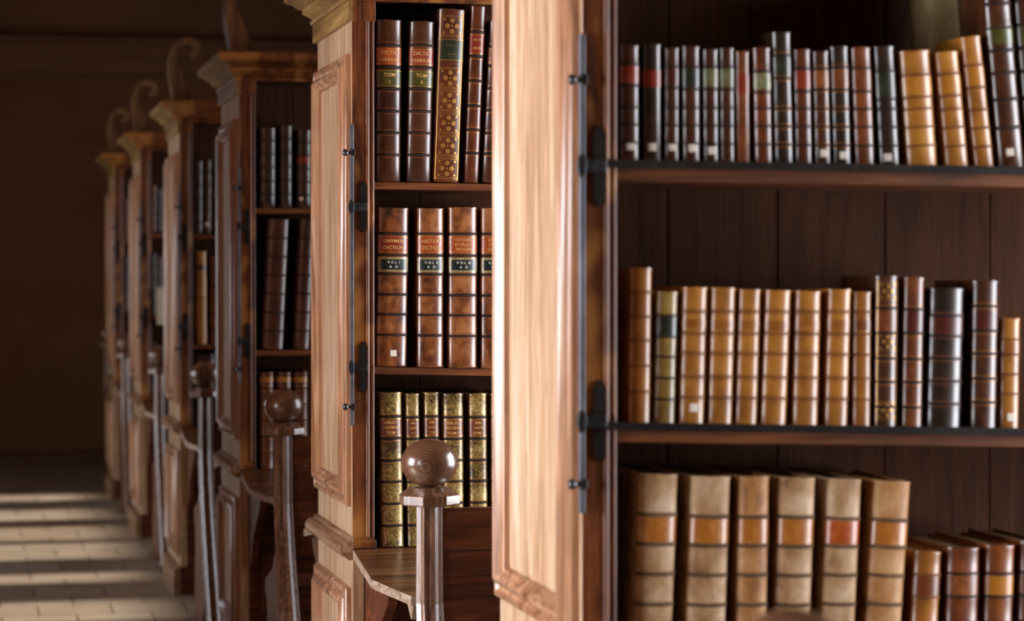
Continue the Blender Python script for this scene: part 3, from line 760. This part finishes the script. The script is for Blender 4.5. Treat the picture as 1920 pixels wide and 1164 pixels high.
# ---- fourth bookcase
FYb = FY[3]
zI = at(370, 440, FYb+.006).z; zJ = at(370, 646, FYb+.006).z
fI = shelf(3, zI, zI, .018); fJ = shelf(3, zJ, zJ, .018)
place_row(3, fI, [
 (364, 380, 302, 364, 380, bk('thin dark upright book', 'black')),
 (383, 396, 300, 383, 396, bk('thin dark book with one white sticker', 'umber', sticker=(.86, -.1), sq=.008)),
 (399, 422, 303, 399, 422, bk('dark book half behind third bookcase', 'umber')),
], 'top shelf, fourth bookcase', 'dim books on the fourth bookcase', .03, .24)
place_row(3, fJ, [
 (366, 387, 472, 368, 388, bk('glowing golden tan book', 'amber', 1, labels=[(.14, .20, 'umber')])),
 (394, 412, 480, 394, 412, bk('dark brown book', 'chestnut', 5)),
 (414, 432, 480, 414, 432, bk('dark book at the shadowed inner side', 'umber', 5)),
], 'middle shelf, fourth bookcase', 'dim books on the fourth bookcase', .03, .24)
place_row(3, fC, [
 (366, 403, 664, 366, 403, bk('black book with red label', 'black', 4, labels=[(.10, .17, 'l_red')])),
 (406, 424, 661, 406, 424, bk('black book with lit edge', 'black', 4)),
], 'bottom shelf, fourth bookcase', 'dim books on the fourth bookcase', .03, .24)
# ---- fifth and sixth bookcases
for ci, us, top_v, names in ((4, (283, 295, 307), (372, 508, 640), 'fifth'), (5, (234, 243, 252), (392, 512, 622), 'sixth')):
    fY = FY[ci]
    za_ = 1.60; zb_ = 1.17
    f1 = shelf(ci, za_, za_, .018); f2 = shelf(ci, zb_, zb_, .018)
    for si, (f_, zt, nm) in enumerate(((f1, 1.86, 'top shelf'), (f2, 1.50, 'middle shelf'), (fC, 1.02, 'bottom shelf'))):
        rr = []
        for j, u in enumerate(us):
            wd_ = (us[1]-us[0])-2.2
            pv = 582-(zt-.02*j-EYE)/fY*F-65
            rr.append((u, u+wd_, pv, u, u+wd_, bk(['dim brown book', 'dim black book', 'dim umber book'][(j+si) % 3], ['chestnut', 'black', 'umber'][(j+si) % 3], 4)))
        place_row(ci, f_, rr, '%s, %s bookcase' % (nm, names), 'dim books on the %s bookcase' % names, .03, .2)

# white paper notice hanging on the fifth bookcase
p0, p1 = at(294, 539, FY[4]-.03), at(317, 608, FY[4]-.03)
b = MB(); nn = 8
vs = [(x, FY[4]-.03+.006*sin(k/nn*pi)-(0), p0.z+(p1.z-p0.z)*k/nn) for k in range(nn+1) for x in (p0.x, p1.x)]
vs += [(x, y+.0012, z) for x, y, z in vs]; m_ = 2*(nn+1)
fs = [(2*k, 2*k+1, 2*k+3, 2*k+2) for k in range(nn)]+[(m_+2*k, m_+2*k+2, m_+2*k+3, m_+2*k+1) for k in range(nn)]
fs += [(0, m_, m_+1, 1), (2*nn, 2*nn+1, m_+2*nn+1, m_+2*nn)]+[(2*k, 2*k+2, m_+2*k+2, m_+2*k) for k in range(nn)]+[(2*k+1, m_+2*k+1, m_+2*k+3, 2*k+3) for k in range(nn)]
b.add(vs, fs); tag(b.build('paper_notice', 'sheet'), 'white paper notice hanging on the front of the fifth bookcase', 'notice')

# ------------------------------------------------------------------ benches with ball-topped posts
def make_bench():
    r = empty('bench', (0, 0, 0))
    for x, s in ((0, 1), (1.86, -1)):
        # post: eight-sided ribbed shaft, sweeping toward the back below the arm
        rings = []
        N = 16
        for z in [.905-.04*i for i in range(23)]:
            t = max(0, (.72-z)/.72); yy = -.42*t**1.6*(1.25-.25*t); k = 1+.12*max(0, (.85-z))/.85*2
            ring = []
            for q in range(N):
                a = 2*pi*q/N + pi/16; rr = (.0285 if q % 2 == 0 else .0245)*k
                ring.append((x+rr*cos(a)*1.02, yy+rr*sin(a)*1.02, max(z, .0)))
            rings.append(ring)
        b = MB(); b.sweep(rings, False, True); po = b.build('post', 'post', r, .001)
        b = MB(); b.lathe([(.052, .907), (.0625, .909), (.064, .912), (.064, .928), (.062, .930), (.042, .944), (.030, .946)], x, 0, 8, pi/8)
        b.build('post_cap', 'post', r, .0012)
        prof = []
        for i in range(33):
            a = -pi/2 + pi*i/32; c_ = abs(cos(a))**.92
            prof.append((max(.0005, .0585*c_), .9945+.0495*sin(a)))
        b = MB(); b.lathe(prof, x, 0, 48); b.build('ball_finial', 'ball', r, 0, 60)
        # end board of the bench, seat side
        pts = [(.026, .80), (.030, .70), (.05, .62), (.09, .55), (.16, .49), (.26, .46), (.32, .445), (.34, .43), (.33, .40), (.29, .37), (.28, .30), (.30, .18), (.33, .05), (.33, 0), (.02, 0), (-.10, .12), (-.06, .3), (-.01, .5), (.0, .80)]
        b = MB(); b.prism(pts, 'x', x-.014, x+.014); b.build('end_board', 'bench', r, .002)
    b = MB(); b.box(.0145, 1.845, -.008, .014, .815, .900); b.box(.0145, 1.845, -.004, .012, .62, .813); b.box(.0145, 1.845, -.004, .012, .50, .618)
    b.build('backrest', 'bench', r, .002)
    b = MB(); b.box(.0145, 1.845, .013, .31, .43, .455); b.build('seat', 'bench', r, .003)
    return r
bench0 = make_bench()
BL = ['nearest bench, only the blurred top of its ball finial showing at the bottom edge',
      'sharp wooden bench with ball-topped ribbed post in front of the second bookcase',
      'blurred wooden bench with ball-topped post in front of the third bookcase',
      'blurred dark bench with ball-topped post in front of the fourth bookcase',
      'faint bench with bright ball highlight in front of the fifth bookcase',
      'faint small bench end with ball in front of the sixth bookcase',
      'farthest tiny bench end catching bluish light near the dark far wall']
BP = [(1485, 2.29), (805, 4.86), (531, 7.10), (385, 9.40), (300, 11.70), (237, 14.0), (203, 16.2)]
for i, (u, y) in enumerate(BP):
    o = bench0 if i == 0 else copy_tree(bench0)
    o.location = (at(u, 600, y).x, y, 0); tag(o, BL[i], 'bench', 'benches between the bookcases')
    print('bench', i, o.location[:])
print('cases', [(round(at(u, 500, 3.5).x, 3)) for u in (1092,)], 'shelf', zA, zB, zD, zE, zG, zH, zI, zJ)
